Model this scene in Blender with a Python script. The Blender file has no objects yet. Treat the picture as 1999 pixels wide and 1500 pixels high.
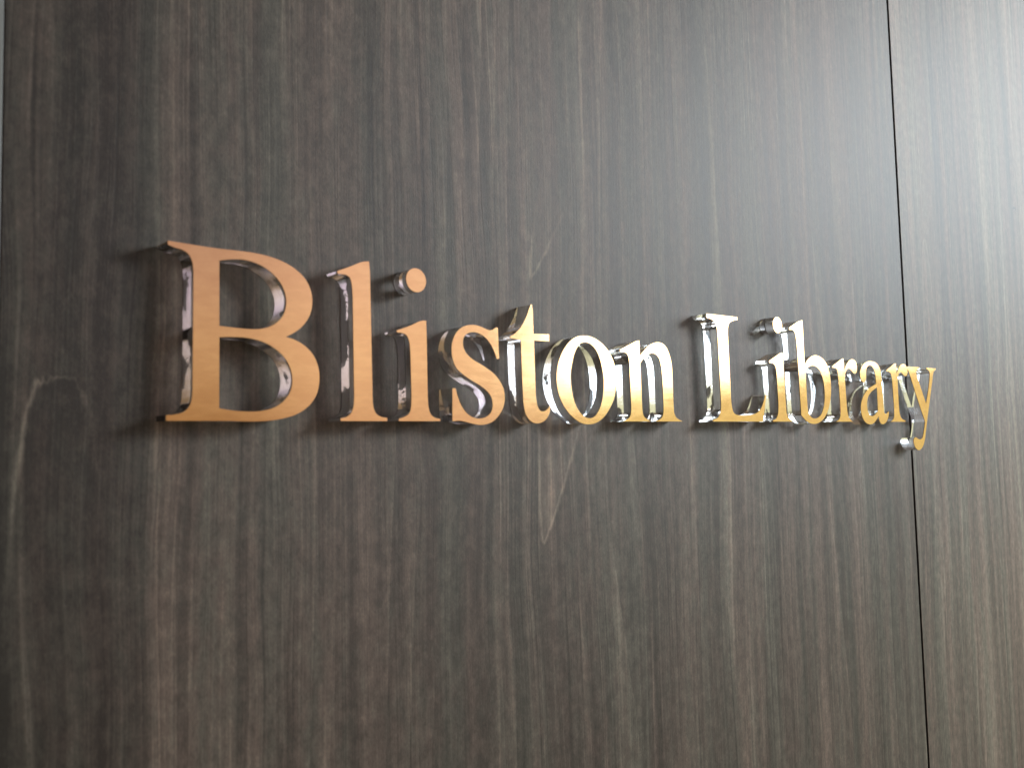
import bpy, bmesh, math, random
from mathutils import Matrix, Vector, geometry

S = bpy.context.scene
COL = S.collection

# ---------------------------------------------------------------- camera
CAM_LOC = (-0.19158, -0.49358, -0.01833)
CAM_ROT = ((0.755813, -0.028461, -0.654169),
           (-0.654384, -0.067875, -0.753109),
           (-0.022968, 0.997288, -0.069925))
F_PX = 1735.36
cd = bpy.data.cameras.new('camera')
cam = bpy.data.objects.new('camera', cd)
COL.objects.link(cam)
cam.matrix_world = Matrix.Translation(CAM_LOC) @ Matrix(CAM_ROT).to_4x4()
cd.sensor_fit = 'HORIZONTAL'
cd.sensor_width = 36.0
cd.lens = 36.0 * F_PX / 1999.0
cd.clip_start = 0.01
cd.clip_end = 100
cd.dof.use_dof = True
cd.dof.focus_distance = 0.92
cd.dof.aperture_fstop = cd.lens / 3.0
S.camera = cam

# ---------------------------------------------------------------- world, lamps, exposure
S.view_settings.view_transform = 'Standard'
S.view_settings.look = 'None'
S.view_settings.exposure = 0.0
S.view_settings.gamma = 1.0
W = bpy.data.worlds.new('World')
S.world = W
W.use_nodes = True
wn = W.node_tree
bg = wn.nodes['Background']
# the dim room light: dim ceiling above, warm floor below, bright band between shaped for the gold
tc = wn.nodes.new('ShaderNodeTexCoord')
sx = wn.nodes.new('ShaderNodeSeparateXYZ')
mr = wn.nodes.new('ShaderNodeMapRange')
mr.inputs['From Min'].default_value = -1.0
mr.inputs['From Max'].default_value = 1.0
rp = wn.nodes.new('ShaderNodeValToRGB')
el = rp.color_ramp.elements
while len(el) < 5:
    el.new(0.5)
for e_, (p_, c_) in zip(el, ((0.0, (0.11, 0.095, 0.08)), (0.50, (0.31, 0.19, 0.095)), (0.55, (0.62, 0.49, 0.42)),
                             (0.605, (0.57, 0.435, 0.50)), (0.72, (0.20, 0.19, 0.19)))):
    e_.position = p_
    e_.color = (*c_, 1)
wn.links.new(tc.outputs['Generated'], sx.inputs[0])
wn.links.new(sx.outputs['Z'], mr.inputs['Value'])
wn.links.new(mr.outputs[0], rp.inputs[0])
wn.links.new(rp.outputs[0], bg.inputs['Color'])
bg.inputs['Strength'].default_value = 1.0


def area_lamp(name, loc, target, width, height, radiance, color):
    l = bpy.data.lights.new(name, 'AREA')
    l.shape = 'RECTANGLE'
    l.size = width
    l.size_y = height
    l.energy = radiance * math.pi * width * height
    l.color = color
    o = bpy.data.objects.new(name, l)
    COL.objects.link(o)
    o.location = loc
    d = Vector(target) - Vector(loc)
    o.rotation_euler = d.to_track_quat('-Z', 'Y').to_euler()
    return o


# the tall bright windows far to the right of the wall, added fill lamps beside and below them,
# and an added key lamp near their height that casts the shadows
WX = 3.3
area_lamp('window_light', (WX, -1.70, 0.98), (0.0, -1.70, 0.98), 2.8, 1.4, 6.5, (0.80, 0.99, 1.11))
area_lamp('side_fill_light', (WX, -3.65, 1.1), (0.0, -3.65, 1.1), 1.1, 2.3, 0.48, (0.99, 0.94, 1.08))  # added lamp, grades the gold's reflections towards the left letters
area_lamp('far_side_fill_light', (WX, -5.3, 1.1), (0.0, -5.3, 1.1), 2.2, 2.3, 0.36, (1.0, 0.86, 0.97))  # second, dimmer step of the added reflection gradient
area_lamp('low_fill_light', (WX, -1.70, -0.52), (0.0, -1.70, -0.52), 2.8, 1.58, 0.62, (0.86, 1.0, 0.66))  # added lamp standing in for a bright floor below the window
area_lamp('shadow_key_light', (2.6, -1.6, 1.0), (0.4, 0.0, 0.0), 0.7, 0.6, 42.0, (0.98, 0.985, 1.0))  # added key lamp, not in a ceiling; sharpens shadows and adds sheen

S.cycles.use_denoising = True
S.cycles.max_bounces = 24
S.cycles.transmission_bounces = 20
S.cycles.glossy_bounces = 10
S.cycles.diffuse_bounces = 4
S.cycles.transparent_max_bounces = 16
S.cycles.caustics_refractive = True
S.cycles.caustics_reflective = True
S.cycles.sample_clamp_indirect = 14.0
S.cycles.blur_glossy = 0.3


# ---------------------------------------------------------------- node helper
class Sk:
    """A socket with arithmetic, so that shader maths reads like maths."""
    def __init__(self, t, s):
        self.t, self.s = t, s

    def op(self, kind, *args):
        n = self.t.nodes.new('ShaderNodeMath')
        n.operation = kind
        for i, a in enumerate((self,) + args):
            if isinstance(a, Sk):
                self.t.links.new(a.s, n.inputs[i])
            else:
                n.inputs[i].default_value = a
        return Sk(self.t, n.outputs[0])

    def __add__(self, o): return self.op('ADD', o)
    __radd__ = __add__
    def __sub__(self, o): return self.op('SUBTRACT', o)
    def __rsub__(self, o): return (self * -1.0) + o
    def __mul__(self, o): return self.op('MULTIPLY', o)
    __rmul__ = __mul__
    def __truediv__(self, o): return self.op('DIVIDE', o)
    def abs(self): return self.op('ABSOLUTE')
    def fract(self): return self.op('FRACT')
    def pow(self, e): return self.op('POWER', e)
    def sqrt(self): return self.op('SQRT')
    def max(self, o): return self.op('MAXIMUM', o)
    def min(self, o): return self.op('MINIMUM', o)

    def smooth(self, a, b, lo=0.0, hi=1.0):
        n = self.t.nodes.new('ShaderNodeMapRange')
        n.interpolation_type = 'SMOOTHSTEP'
        self.t.links.new(self.s, n.inputs['Value'])
        n.inputs['From Min'].default_value = a
        n.inputs['From Max'].default_value = b
        n.inputs['To Min'].default_value = lo
        n.inputs['To Max'].default_value = hi
        return Sk(self.t, n.outputs[0])


def noise(t, x, z, seed, detail=2.0, rough=0.5, y=None):
    c = t.nodes.new('ShaderNodeCombineXYZ')
    for k, v in ((0, x), (1, y), (2, z)):
        if isinstance(v, Sk):
            t.links.new(v.s, c.inputs[k])
    if y is None:
        c.inputs[1].default_value = seed * 7.31
    n = t.nodes.new('ShaderNodeTexNoise')
    n.inputs['Scale'].default_value = 1.0
    n.inputs['Detail'].default_value = detail
    n.inputs['Roughness'].default_value = rough
    t.links.new(c.outputs[0], n.inputs['Vector'])
    return Sk(t, n.outputs[0])


def coords(t):
    tcn = t.nodes.new('ShaderNodeTexCoord')
    sp = t.nodes.new('ShaderNodeSeparateXYZ')
    t.links.new(tcn.outputs['Object'], sp.inputs[0])
    return [Sk(t, sp.outputs[i]) for i in range(3)]


def material(name):
    m = bpy.data.materials.new(name)
    m.use_nodes = True
    return m, m.node_tree, m.node_tree.nodes['Principled BSDF']


def ramp(t, v, stops):
    r = t.nodes.new('ShaderNodeValToRGB')
    e = r.color_ramp.elements
    while len(e) < len(stops):
        e.new(0.5)
    for k, (p, c) in enumerate(stops):
        e[k].position = p
        e[k].color = (*c, 1)
    t.links.new(v.s, r.inputs[0])
    return r.outputs[0]


def mix(t, f, a, b, blend='MIX'):
    n = t.nodes.new('ShaderNodeMix')
    n.data_type = 'RGBA'
    n.blend_type = blend
    if isinstance(f, Sk):
        t.links.new(f.s, n.inputs[0])
    else:
        n.inputs[0].default_value = f
    for k, v in ((6, a), (7, b)):
        if isinstance(v, tuple):
            n.inputs[k].default_value = (*v, 1)
        else:
            t.links.new(v, n.inputs[k])
    return n.outputs[2]


# ---------------------------------------------------------------- materials
def wood_material(name, seed, marks, heart=0.0, lift=0.0, dent=None):
    m, t, b = material(name)
    x, y, z = coords(t)
    wob = noise(t, x * 8.0, z * 2.6, seed, 2.0) - 0.5
    wob2 = noise(t, x * 16.0, z * 6.5, seed + 1, 2.0) - 0.5
    wob3 = noise(t, x * 60.0, z * 28.0, seed + 13, 3.0, 0.6) - 0.5
    xw = x + wob * 0.022 + wob2 * 0.0045 + wob3 * 0.0013
    broad = noise(t, xw * 24.0, z * 1.1, seed + 2, 2.0) - 0.5
    band = noise(t, xw * 80.0, z * 1.4, seed + 3, 2.0) - 0.5
    streak = noise(t, xw * 300.0, z * 2.4, seed + 4, 3.0, 0.6) - 0.5
    fine = noise(t, xw * 1100.0, z * 9.0, seed + 5, 2.0) - 0.5
    pore = noise(t, x * 1300.0, z * 420.0, seed + 6, 2.0, 0.6) - 0.5
    mott = noise(t, x * 170.0, z * 95.0, seed + 7, 6.0, 0.75) - 0.5
    # growth rings: pale late wood with one sharp edge, fading away on the other side
    F = xw * 52.0 + noise(t, x * 5.0, z * 0.5, seed + 8, 1.0) * 16.0
    ring = F.fract().pow(2.6) * noise(t, x * 26.0, z * 2.4, seed + 9, 1.0).smooth(0.36, 0.62)
    F2 = xw * 190.0 + noise(t, x * 14.0, z * 0.5, seed + 16, 1.0) * 20.0
    ring2 = F2.fract().pow(3.5) * noise(t, x * 45.0, z * 3.0, seed + 17, 1.0).smooth(0.42, 0.66)
    # thin pale single lines and a few thin dark ones
    ln = (noise(t, xw * 90.0, z * 0.55, seed + 10, 1.0) - 0.5).abs().smooth(0.0, 0.020, 1.0, 0.0)
    ln = ln * noise(t, x * 50.0, z * 3.5, seed + 11, 1.0).smooth(0.42, 0.66)
    dk = (noise(t, xw * 60.0, z * 0.5, seed + 14, 1.0) - 0.47).abs().smooth(0.0, 0.030, 1.0, 0.0)
    dk = dk * noise(t, x * 40.0, z * 2.5, seed + 15, 1.0).smooth(0.45, 0.66)
    hm = (x + wob * 0.03).smooth(-0.016, -0.030) if heart else None
    if heart:
        ring, ln = ring * (1.0 - hm * 0.6), ln * (1.0 - hm * 0.85)
    tone = (broad * 0.55 + band * 0.62 + streak * 0.40 + fine * 0.36 + pore * 0.34 + mott * 0.90
            + ring * 0.19 + ring2 * 0.15 + ln * 0.22 - dk * 0.22 + 0.375)
    # the darker heart of the veneer leaf at its left edge
    if heart:
        tone = tone - hm * heart
    tone = tone + lift
    # a small crescent dent
    if dent:
        dx, dz = (x - dent[0]) / 0.0050, (z - dent[1]) / 0.0026
        rad = (dx * dx + dz * dz).sqrt()
        tone = tone - (rad - 1.0).abs().smooth(0.0, 0.6, 1.0, 0.0) * dz.smooth(-0.3, 0.4) * 0.8
    # the few bold cathedral tips in the veneer
    for (x0, z0, skew, wid, ex, sgn, length, amp, fill, jag, right) in marks:
        jx = (noise(t, x * 170.0, z * 60.0, seed + 12 + x0, 2.0) - 0.5) * jag
        u = ((z - z0) * sgn + jx)
        up = u.max(0.0)
        d = (x - x0 - up * skew).abs() - (up.pow(ex) * wid)
        fade = u.smooth(-0.002, 0.002) * u.smooth(0.0, length, 1.0, 0.0)
        arm = (x - x0 - up * skew).smooth(-0.004, 0.022, 1.0, right)
        edge = d.abs().smooth(0.0, 0.0026, 1.0, 0.0) * fade * arm
        if ex < 0.4:                         # a blunt, ragged crown
            edge = edge.max(u.abs().smooth(0.0, 0.0042, 0.8, 0.0) * d.smooth(-0.004, 0.001, 1.0, 0.0))
        inside = d.smooth(-0.0010, 0.0004, 1.0, 0.0) * fade
        tone = tone + edge * amp + inside * fill
    col = ramp(t, tone, [(0.0, (0.0230, 0.0202, 0.0170)), (0.32, (0.0600, 0.0525, 0.0436)),
                         (0.55, (0.1073, 0.0927, 0.0767)), (0.80, (0.1900, 0.1656, 0.1341)), (1.0, (0.2745, 0.2392, 0.1911))])
    hue = noise(t, xw * 48.0, z * 1.6, seed + 20, 3.0)
    hue2 = noise(t, x * 110.0, z * 45.0, seed + 21, 3.0, 0.6)
    hf = (hue * 0.65 + hue2 * 0.35).smooth(0.36, 0.64)
    tint = mix(t, hf, (1.13, 0.98, 0.91), (0.97, 1.03, 0.94))
    col = mix(t, 1.0, col, tint, 'MULTIPLY')
    t.links.new(col, b.inputs['Base Color'])
    rg = tone * 0.08 + 0.56
    t.links.new(rg.s, b.inputs['Roughness'])
    b.inputs['IOR'].default_value = 1.5
    t.links.new(((tone - 0.45) * 0.14 + 0.45).s, b.inputs['Specular IOR Level'])
    bump = t.nodes.new('ShaderNodeBump')
    bump.inputs['Strength'].default_value = 0.35
    bump.inputs['Distance'].default_value = 0.0004
    hgt = streak * 0.6 + fine * 0.6 + pore * 0.7 + band * 0.3
    t.links.new(hgt.s, bump.inputs['Height'])
    t.links.new(bump.outputs[0], b.inputs['Normal'])
    return m


MARKS = [  # x0, z0, lean, width, exponent, direction, length, edge strength, inner strength, raggedness
    (0.2793, -0.0950, 0.23, 0.136, 0.75, 1, 0.17, 0.36, 0.22, 0.007, 1.0),
    (0.2730, 0.1130, 0.39, 0.131, 0.75, 1, 0.075, 0.32, 0.07, 0.007, 1.0),
    (-0.0655, 0.0235, 0.0, 0.0404, 0.25, -1, 0.17, 0.44, -0.08, 0.020, 0.15),
]
WOOD = wood_material('dark_wood_veneer', 1.0, MARKS, 0.22)
WOOD_RIGHT = wood_material('dark_wood_veneer_right', 31.0, [(0.97, 0.24, 0.02, 0.05, 0.5, -1, 0.3, 0.2, 0.05, 0.004, 1.0)],
                           lift=0.12, dent=(1.2901, 0.3300))


def plain(name, col, rough, metal=0.0, grain=0.0):
    m, t, b = material(name)
    x, y, z = coords(t)
    n = noise(t, x * 220.0, z * 40.0, 3.0, 4.0, y=y * 220.0)
    c = mix(t, n, tuple(v * (1 - grain) for v in col), tuple(min(1, v * (1 + grain)) for v in col))
    t.links.new(c, b.inputs['Base Color'])
    b.inputs['Roughness'].default_value = rough
    b.inputs['Metallic'].default_value = metal
    return m


DARK = plain('dark_core', (0.012, 0.010, 0.010), 0.8, 0, 0.3)
TRIM = plain('grey_trim', (0.21, 0.23, 0.22), 0.45, 0.0, 0.12)
BROWN = plain('brown_wood', (0.16, 0.085, 0.05), 0.5, 0, 0.3)


def gold_material():
    m, t, b = material('gold_sheet')
    x, y, z = coords(t)
    # faint horizontal brushing and the cloudiness of handled film
    br = noise(t, x * 30.0, z * 900.0, 2.0, 3.0, 0.6)
    cloud = noise(t, x * 60.0, z * 160.0, 5.0, 4.0, 0.6)
    c = mix(t, cloud.smooth(0.3, 0.7), (0.85, 0.55, 0.265), (0.92, 0.62, 0.30))
    g = t.nodes.new('ShaderNodeBsdfAnisotropic')
    g.distribution = 'BECKMANN'
    t.nodes.remove(b)
    t.links.new(c, g.inputs['Color'])
    g.inputs['Anisotropy'].default_value = -0.25
    tg = t.nodes.new('ShaderNodeCombineXYZ')
    tg.inputs[0].default_value = 1.0
    t.links.new(tg.outputs[0], g.inputs['Tangent'])
    rr = br * 0.05 + cloud * 0.05 + 0.11
    t.links.new(rr.s, g.inputs['Roughness'])
    bump = t.nodes.new('ShaderNodeBump')
    bump.inputs['Strength'].default_value = 0.08
    bump.inputs['Distance'].default_value = 0.0002
    t.links.new((br * 0.5 + cloud * 0.8).s, bump.inputs['Height'])
    t.links.new(bump.outputs[0], g.inputs['Normal'])
    t.links.new(g.outputs[0], t.nodes['Material Output'].inputs['Surface'])
    return m


def acrylic_material():
    m, t, b = material('clear_acrylic')
    x, y, z = coords(t)
    b.inputs['Base Color'].default_value = (0.985, 0.99, 0.99, 1)
    b.inputs['Transmission Weight'].default_value = 1.0
    b.inputs['IOR'].default_value = 1.49
    saw = noise(t, x * 520.0, z * 520.0, 4.0, 3.0, 0.6, y=y * 55.0)
    blot = noise(t, x * 160.0, z * 160.0, 4.0, 3.0, 0.6, y=y * 160.0)
    rr = blot.smooth(0.45, 0.75, 0.01, 0.10)
    t.links.new(rr.s, b.inputs['Roughness'])
    bump = t.nodes.new('ShaderNodeBump')
    bump.inputs['Strength'].default_value = 0.22
    bump.inputs['Distance'].default_value = 0.0006
    t.links.new((saw * 0.6 + blot * 0.5).s, bump.inputs['Height'])
    t.links.new(bump.outputs[0], b.inputs['Normal'])
    # ragged patches of dark glue on the back face, where the block is stuck to the wall
    oi = t.nodes.new('ShaderNodeObjectInfo')
    rnd = Sk(t, oi.outputs['Random']) * 50.0
    patch = noise(t, x * 42.0, z * 42.0, 0.0, 1.0, y=rnd)
    rag = noise(t, x * 260.0, z * 700.0, 9.0, 3.0, 0.6) - 0.5
    back = y.smooth(-0.0006, -0.0004)
    at = t.nodes.new('ShaderNodeAttribute')
    at.attribute_type = 'OBJECT'
    at.attribute_name = 'glue'
    glue = back * (patch + rag * 0.26 - Sk(t, at.outputs['Fac'])).smooth(-0.01, 0.01) * 0.965
    d = t.nodes.new('ShaderNodeBsdfDiffuse')
    d.inputs['Color'].default_value = (0.22, 0.20, 0.185, 1)
    mx = t.nodes.new('ShaderNodeMixShader')
    t.links.new(glue.s, mx.inputs[0])
    t.links.new(b.outputs[0], mx.inputs[1])
    t.links.new(d.outputs[0], mx.inputs[2])
    t.links.new(mx.outputs[0], t.nodes['Material Output'].inputs['Surface'])
    return m


GOLD = gold_material()
ACRYLIC = acrylic_material()

GLYPHS = [
    ('B', ["-14.6,100.6c -4.7,100.3 6.3,100.0 15.4,99.9 25.5,100.1 35.8,100.1 45.6,99.2 54.7,97.1 63.2,93.3 70.1,87.5 73.7,80.3 74.4,73.1 72.7,65.8 68.2,59.0 63.0,54.6 56.6,51.0c 62.9,49.4 69.8,45.8 75.4,40.0 78.5,32.5 78.9,24.6 77.0,16.6 71.7,9.4 63.5,4.2 53.4,1.3 43.5,-0.0 32.3,-0.3 21.5,0.0c -15.2,0.0c -15.2,3.1c -11.2,3.4 -6.3,4.6 -2.9,7.2 -1.2,11.0 -0.5,17.1c -0.1,84.8c -0.9,90.6 -3.1,94.6 -6.8,96.6 -10.9,97.3 -14.6,98.5c", "15.0,92.9c 21.5,94.4 29.4,95.2 37.4,94.1 45.5,90.7 51.7,85.6 55.6,79.3 56.9,72.3 55.1,64.7 50.3,59.1 44.6,56.0 37.3,54.4 25.4,54.3 15.0,54.8c", "15.0,48.2c 23.1,48.9 32.5,48.8 41.3,47.2 49.0,43.7 55.2,38.8 59.1,32.5 60.6,25.6 59.5,18.5 55.3,12.3 48.5,7.9 40.3,5.9 30.8,5.5 21.5,6.2 14.9,7.2c"]),
    ('l', ["115.8,104.5c 116.4,97.7c 117.2,20.3c 117.6,10.2 119.6,5.2 123.3,2.9 128.3,2.1c 128.2,0.0c 93.6,0.0c 93.6,1.7c 98.0,2.7 101.3,5.1 103.0,9.2 103.6,16.7c 103.3,79.4c 102.7,87.7 101.2,92.2 98.1,93.8 92.5,94.0c 92.3,95.6c 101.4,99.4 110.7,103.6"]),
    ('i', ["160.7,68.8c 160.9,60.4c 161.0,16.9c 161.6,9.3 163.3,4.8 166.5,2.5 171.2,1.6c 171.2,0.0c 137.2,0.0c 137.3,1.5c 141.7,2.9 145.5,5.0 147.1,9.1 147.7,16.7c 147.3,45.7c 146.6,53.2 144.5,57.6 141.1,59.0 136.7,59.2c 136.7,60.5c 146.9,64.2 156.7,68.4"]),
    ('i.dot', [[152.93, 96.03, 8.22]]),
    ('s', ["224.7,68.6c 225.3,45.6c 223.1,45.4c 221.4,49.5 218.3,54.9 214.0,59.5 209.0,62.4 203.1,63.7 197.7,62.9 193.8,60.4 192.2,56.5 192.8,51.8 195.5,47.8 200.7,44.1 207.6,41.1 214.6,37.7 221.0,33.9 225.8,29.0 229.0,23.5 229.9,17.3 228.6,11.0 225.0,5.4 219.2,0.4 212.8,-2.0 206.1,-2.6 198.8,-1.6 191.9,-0.2 187.8,0.4 182.9,0.0c 181.6,0.0c 182.1,22.9c 184.9,23.0c 186.8,17.1 189.9,10.8 194.3,5.8 200.4,2.6 205.8,1.9 212.1,3.2 216.6,6.6 218.1,11.5 217.3,17.0 213.4,21.6 207.2,25.4 199.5,28.9 192.0,32.8 186.0,37.4 182.9,43.3 182.0,49.8 182.9,55.9 186.2,62.1 192.0,66.6 199.0,68.7 205.2,68.8 210.7,67.6 215.4,66.2 219.0,66.4 222.7,68.5c"]),
    ('t', ["259.0,88.7c 259.8,84.0c 259.9,66.4c 276.1,66.9c 276.0,61.5c 260.2,61.2c 260.6,28.2 261.1,16.6 262.6,10.8 265.4,7.8 269.6,7.9 273.0,9.9 275.5,12.4c 274.6,7.0 271.2,1.9 266.2,-0.8 260.1,-1.6 254.8,0.3 250.4,4.8 248.4,11.3 247.7,21.4 246.9,61.0c 236.4,61.7c 236.6,62.8c 242.5,66.2 248.2,71.7 253.0,78.9 256.0,85.0 257.5,88.3c"]),
    ('o', ["314.0,68.3 322.2,68.0 330.4,65.5 338.7,60.7 345.2,54.0 349.2,45.9 350.3,36.4 349.6,26.4 346.6,17.5 340.6,9.2 333.6,2.8 325.9,-1.0 317.6,-2.4 309.6,-1.5 301.7,1.9 294.1,7.4 288.2,14.3 284.2,23.1 282.8,32.0 283.7,40.3 286.7,48.8 292.1,56.9 299.4,63.6 306.7,67.1", "315.1,63.2 321.2,62.3 326.8,58.7 331.1,52.7 334.1,44.1 335.7,34.8 335.1,24.9 332.9,16.1 328.8,8.6 323.7,3.9 317.8,2.5 312.2,3.8 306.8,7.8 302.6,13.4 299.7,21.2 298.3,29.6 298.4,38.1 300.3,46.1 303.0,53.6 306.8,59.2 310.5,62.1"]),
    ('n', ["380.8,68.4c 380.9,64.9 380.7,55.3c 385.9,59.7 392.3,64.4 398.7,67.2 405.1,68.4 411.0,67.8 416.2,64.6 420.2,58.2 422.6,50.5 423.3,40.3c 423.5,13.4c 424.1,7.4 426.4,3.7 430.0,1.8 435.4,0.0c 435.3,0.0c 398.9,0.0c 399.0,0.0c 404.1,1.7 407.6,3.8 409.3,7.3 410.0,13.8c 409.3,40.4 408.3,48.1 405.9,54.5 401.8,57.8 396.5,58.5 391.0,57.0 385.6,53.5 381.1,49.3c 381.7,15.8c 382.2,8.8 383.8,4.2 387.3,2.1 392.1,0.0c 392.3,0.0c 357.9,0.0c 358.0,0.0c 362.3,1.6 365.8,3.6 367.5,7.0 368.2,12.7c 367.5,48.1c 366.2,54.6 363.7,57.1 356.6,57.7c 356.5,59.4c 367.0,63.8 377.5,67.9"]),
    ('L', ["475.7,99.2c 523.4,99.7c 523.6,97.0c 516.3,95.6 510.6,93.1 508.0,88.8 507.3,82.2c 508.4,22.0c 509.4,13.5 512.0,8.2 517.4,6.2 527.2,5.9 539.3,6.4 549.0,8.2 555.5,11.7 560.8,18.1 565.2,26.2c 566.6,25.3c 559.4,0.0c 479.5,0.0c 479.6,1.5c 485.9,3.1 490.1,6.5 492.2,11.8 492.7,18.6c 491.3,78.8c 490.5,86.8 487.9,92.0 483.0,94.4 475.4,95.4c"]),
    ('i', ["598.3,69.3c 599.4,65.8 599.4,59.1c 600.9,14.6c 601.6,8.0 604.5,3.5 610.6,1.6c 610.5,0.0c 576.4,0.0c 576.6,1.4c 582.0,2.8 585.6,7.1 587.3,13.6 587.4,22.6c 586.5,47.9c 585.0,54.8 581.6,57.5 574.5,58.2c 574.3,60.1c 585.8,65.1 594.9,68.7"]),
    ('i.dot', [[591.85, 97.06, 8.11]]),
    ('b', ["638.3,105.5c 638.8,97.3c 639.2,59.2c 644.4,63.9 650.8,67.5 660.0,69.8 670.5,68.6 679.9,64.1 685.9,56.6 689.1,45.7 689.2,33.0 685.8,20.4 679.8,10.3 671.2,2.9 661.4,-1.2 652.1,-2.4 643.1,-1.2 635.8,1.8 628.4,6.5c 628.1,16.3c 626.0,76.0c 624.6,86.5 622.9,91.7 619.1,93.9 612.8,93.8c 613.0,96.0c 621.8,99.9 631.0,103.7", "640.3,52.7c 646.6,56.9 654.4,58.7 662.3,57.5 669.4,52.8 674.1,44.4 676.1,34.4 675.5,24.4 672.2,14.3 666.1,7.0 657.2,3.5 649.3,3.9 644.1,7.1 641.4,11.6c 640.8,21.3"]),
    ('r', ["718.3,69.2c 718.6,65.0 719.0,56.6c 723.2,61.6 728.4,66.0 734.6,68.8 740.6,68.9 745.4,66.2 747.1,60.8 746.0,55.8 742.1,53.5 738.0,54.3 733.5,57.1 729.1,58.5 724.5,56.8 721.2,53.1 719.5,47.0c 720.7,20.7 721.4,11.8 723.2,6.4 726.7,2.8 732.1,0.0c 731.9,0.0c 696.5,0.0c 696.7,0.0c 702.5,2.2 705.6,5.1 707.2,9.9 707.4,17.6c 705.6,47.2 704.5,54.3 702.2,57.4 693.9,58.2c 694.0,59.8c 704.9,64.4 714.6,68.5"]),
    ('a', ["760.7,44.3 755.7,46.4 753.6,50.6 753.6,55.5 756.8,60.5 762.8,65.1 771.2,68.1 779.5,69.0 787.7,68.4 795.1,65.7 800.1,61.0 802.3,53.5 803.0,42.1 803.8,25.1 804.1,15.6 805.1,10.6 807.6,9.2 811.3,9.8 815.8,12.3c 815.9,9.4 813.4,4.3 808.9,-0.1 802.1,-2.6 796.3,-2.2 792.8,1.1 791.1,6.1c 785.9,2.4 777.8,-2.0 770.1,-2.9 762.8,-1.7 756.4,2.3 752.7,7.8 751.6,15.1 753.1,21.2 757.4,27.4 763.9,33.1 771.8,37.6 781.0,40.9 789.2,43.5c 789.0,49.3 788.0,55.5 785.3,60.4 781.1,63.5 777.1,64.1 772.0,63.2 768.4,59.8 767.0,55.4 766.6,49.8 764.6,46.0", "790.6,39.4c 790.5,12.4c 784.0,8.6 777.4,6.4 771.2,7.4 766.9,11.5 765.5,17.1 766.2,23.2 769.2,28.2 774.7,32.7 781.8,36.1"]),
    ('r', ["839.5,69.1c 839.8,65.1 840.1,56.2c 844.9,62.2 851.1,67.4 857.5,69.2 863.8,68.3 867.4,64.6 868.3,60.0 866.4,56.0 861.9,54.7 856.9,56.4 851.7,58.8 846.7,57.8 843.5,54.0 841.9,49.0c 841.8,17.4 842.9,9.7 845.6,5.2 850.7,2.6 856.4,1.6c 855.8,0.0c 818.8,0.0c 819.0,0.0c 825.3,2.4 828.3,5.5 829.8,11.2 829.9,18.0c 828.0,50.1 825.9,56.1 822.2,58.3 815.6,58.6c 815.5,60.3c 826.1,64.5 835.3,68.4"]),
    ('y', ["867.6,66.6c 899.9,67.2c 899.2,64.7c 894.2,63.7 891.6,61.6 891.5,58.5 894.1,53.8c 913.4,22.2c 923.2,43.4 927.3,55.7 928.2,60.6 925.8,63.9 920.2,65.8c 920.1,67.4c 945.7,67.4c 944.9,65.5c 940.3,63.7 937.2,59.3 934.7,52.7c 915.7,6.2 910.1,-8.2 905.4,-20.1 900.6,-27.9 894.8,-32.4 887.7,-34.3 881.0,-32.7 876.4,-28.3 874.6,-23.6 876.4,-19.9 881.8,-18.9 887.5,-20.9 892.7,-21.3 897.5,-20.1 900.5,-16.9 904.3,-8.9 907.9,0.0c 906.5,3.0c 897.3,17.3 874.5,56.1 871.6,60.9 867.3,63.9c"]),
]

# ---------------------------------------------------------------- mesh helpers
def link(name, me, mat, parent=None, loc=(0, 0, 0)):
    o = bpy.data.objects.new(name, me)
    COL.objects.link(o)
    if mat:
        me.materials.append(mat)
    o.location = loc
    if parent:
        o.parent = parent
    return o


def empty(name, loc, label=None, cat=None, group=None):
    o = bpy.data.objects.new(name, None)
    COL.objects.link(o)
    o.empty_display_size = 0.02
    o.location = loc
    if label:
        o['label'] = label
    if cat:
        o['category'] = cat
    if group:
        o['group'] = group
    return o


def box_mesh(name, x0, x1, y0, y1, z0, z1, bevel=0.0):
    bm = bmesh.new()
    bmesh.ops.create_cube(bm, size=1.0)
    for v in bm.verts:
        v.co = ((x0 + x1) / 2 + v.co.x * (x1 - x0), (y0 + y1) / 2 + v.co.y * (y1 - y0), (z0 + z1) / 2 + v.co.z * (z1 - z0))
    if bevel:
        bmesh.ops.bevel(bm, geom=bm.edges[:], offset=bevel, segments=2, profile=0.5, affect='EDGES')
    me = bpy.data.meshes.new(name)
    bm.to_mesh(me)
    bm.free()
    return me


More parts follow.
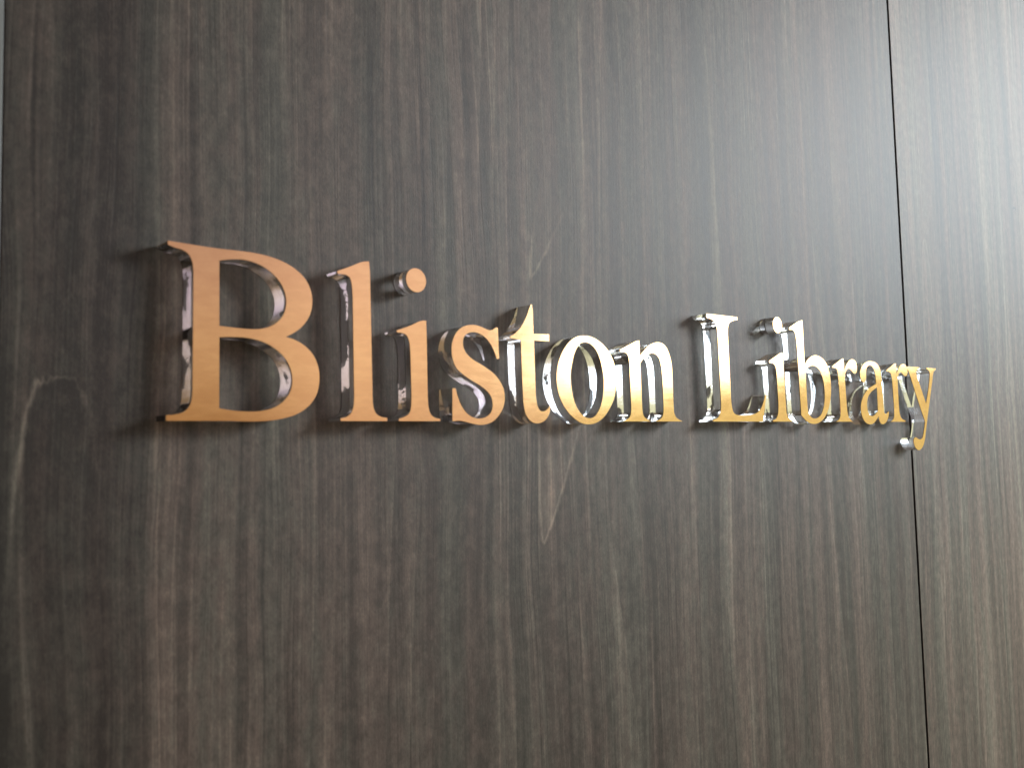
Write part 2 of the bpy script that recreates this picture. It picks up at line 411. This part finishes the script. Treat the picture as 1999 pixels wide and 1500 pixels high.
def spline(pts, n=8):
    """Centripetal Catmull-Rom through the points, broken at the corners."""
    N = len(pts)
    P = [Vector(p[:2]) for p in pts]
    cn = [p[2] for p in pts]
    out = []
    for i in range(N):
        j = (i + 1) % N
        p1, p2 = P[i], P[j]
        if cn[i] and cn[j]:
            out.append(p1.copy())
            continue
        p0 = p1 - (p2 - p1) if cn[i] else P[i - 1]
        p3 = p2 + (p2 - p1) if cn[j] else P[(j + 1) % N]
        t0 = 0.0
        t1 = t0 + (p1 - p0).length ** 0.5
        t2 = t1 + (p2 - p1).length ** 0.5
        t3 = t2 + (p3 - p2).length ** 0.5
        for k in range(n):
            u = t1 + (t2 - t1) * k / n
            A1 = p0 * ((t1 - u) / (t1 - t0)) + p1 * ((u - t0) / (t1 - t0))
            A2 = p1 * ((t2 - u) / (t2 - t1)) + p2 * ((u - t1) / (t2 - t1))
            A3 = p2 * ((t3 - u) / (t3 - t2)) + p3 * ((u - t2) / (t3 - t2))
            B1 = A1 * ((t2 - u) / (t2 - t0)) + A2 * ((u - t0) / (t2 - t0))
            B2 = A2 * ((t3 - u) / (t3 - t1)) + A3 * ((u - t1) / (t3 - t1))
            out.append(B1 * ((t2 - u) / (t2 - t1)) + B2 * ((u - t1) / (t2 - t1)))
    return out


def outline(text):
    pts = []
    for tok in text.split():
        c = tok.endswith('c')
        a, b = tok.rstrip('c').split(',')
        pts.append((float(a) / 1000, float(b) / 1000, c))
    return spline(pts)


def circle(cx, cz, r, n=64):
    return [Vector(((cx + r * math.cos(2 * math.pi * k / n)) / 1000, (cz + r * math.sin(2 * math.pi * k / n)) / 1000)) for k in range(n)]


def slab_mesh(name, loops, y0, y1, ox, oz):
    """A plate of the given outline (first loop outer, the rest holes) from depth y0 to y1."""
    tri = geometry.tessellate_polygon([[Vector((p.x, p.y, 0)) for p in lp] for lp in loops])
    flat = [p for lp in loops for p in lp]
    n = len(flat)
    verts = [(p.x - ox, y0, p.y - oz) for p in flat] + [(p.x - ox, y1, p.y - oz) for p in flat]
    faces = [tuple(f) for f in tri] + [tuple(k + n for k in reversed(f)) for f in tri]
    base = 0
    for lp in loops:
        m = len(lp)
        for k in range(m):
            a, b = base + k, base + (k + 1) % m
            faces.append((a, b, b + n, a + n))
        base += m
    me = bpy.data.meshes.new(name)
    me.from_pydata(verts, [], faces)
    bm = bmesh.new()
    bm.from_mesh(me)
    bmesh.ops.recalc_face_normals(bm, faces=bm.faces[:])
    for f in bm.faces:
        f.smooth = True
    bm.to_mesh(me)
    bm.free()
    me.set_sharp_from_angle(angle=math.radians(32))
    return me


# ---------------------------------------------------------------- the panelled wall
WALL_Y = 0.0158          # face of the panels; the letters' faces stand at y = 0
EDGE_X, SEAM_X, GAP = -0.0936, 0.8998, 0.0050
Z0, Z1 = -1.35, 1.35
wall = empty('panelled_wall', (0, WALL_Y, Z0),
             'dark brown wood veneer wall panelling with vertical grain behind the gold lettering', 'wall')
dz = -Z0


def wall_part(name, x0, x1, y0, y1, mat, bevel=0.0):
    # mesh coordinates stay those of the room so that the grain runs on
    me = box_mesh(name, x0, x1, y0, y1, Z0, Z1, bevel)
    return link(name, me, mat, wall, (0, 0, dz))


p1 = wall_part('wood_panel', EDGE_X, SEAM_X, 0.0, 0.018, WOOD, 0.0004)
p1['label'] = 'wide dark wood veneer panel carrying the letters'
p2 = wall_part('wood_panel', SEAM_X + GAP, 2.6, 0.0, 0.018, WOOD_RIGHT, 0.0004)
p2['label'] = 'wood veneer panel right of the thin dark joint'
for p_ in (p1, p2):                      # the sawn edges show the dark core
    p_.data.materials.append(DARK)
    for f_ in p_.data.polygons:
        if abs(f_.normal.x) > 0.9 and f_.area > 0.01:
            f_.material_index = 1
wall_part('backing_board', EDGE_X - 0.0005, 2.6, 0.0185, 0.03, DARK)
wall_part('edge_trim', EDGE_X - 0.0036, EDGE_X - 0.0003, 0.0004, 0.018, TRIM, 0.0004)
wall_part('side_board', EDGE_X - 0.30, EDGE_X - 0.0039, 0.003, 0.03, BROWN, 0.0006)

# ---------------------------------------------------------------- the letters
GROUP = 'gold faced clear acrylic letters fixed on the wood wall'
LABELS = {
    0: 'large capital B, coppery gold face on thick clear acrylic, leftmost letter of the sign',
    1: 'tall lowercase l with coppery gold face, between the capital B and a dotted i',
    2: 'lowercase i with round dot, coppery gold face, between the l and the s',
    3: 'curvy lowercase s with pale gold face, between the i and the t',
    4: 'lowercase t with pale gold face and short crossbar, between the s and the o',
    5: 'round lowercase o with gold face, between the t and the n',
    6: 'arched lowercase n with gold face, last letter of the first word',
    7: 'capital L with face fading from white glare to gold, first letter of the second word',
    8: 'lowercase i with glaring white dot, between the capital L and the b',
    9: 'lowercase b, tall stem glaring white above its yellow gold bowl',
    10: 'lowercase r with clear acrylic body, between the b and the a',
    11: 'lowercase a with yellow gold face, the only a, between the two letters r',
    12: 'lowercase r between the a and the y, its tip touching the y',
    13: 'lowercase y with hooked tail, across the dark panel joint, rightmost letter of the sign',
}
# how far the glue has spread on the back of each letter (lower = more glue)
GLUE = (0.58, 0.47, 0.48, 0.52, 0.56, 0.58, 0.60, 0.66, 0.58, 0.58, 0.56, 0.60, 0.60, 0.80)
FACE_T = 0.0007
BODY_Y0, BODY_Y1 = FACE_T + 0.00008, WALL_Y - 0.00015


def solid(parent, name, loops, ox, oz):
    """One acrylic block standing on the wall with its gold sheet on the front."""
    body = link(name, slab_mesh(name, loops, BODY_Y0 - WALL_Y, BODY_Y1 - WALL_Y, ox, oz), ACRYLIC, parent)
    body['glue'] = GLUE[k]
    link('gold_face', slab_mesh('gold_face', loops, -WALL_Y, FACE_T - WALL_Y, ox, oz), GOLD, parent if name == 'acrylic_body' else body)
    return body


k = 0
root = None
for ch, cs in GLYPHS:
    if ch == 'i.dot':
        cx, cz, r = cs[0]
        k -= 1
        solid(root, 'dot', [circle(cx, cz, r)], root.location.x, root.location.z)
        k += 1
        continue
    loops = [outline(c) for c in cs]
    xs = [p.x for p in loops[0]]
    ox = (min(xs) + max(xs)) / 2
    root = empty('letter', (ox, WALL_Y, 0.0), LABELS[k], 'letter', GROUP)
    solid(root, 'acrylic_body', loops, ox, 0.0)
    k += 1
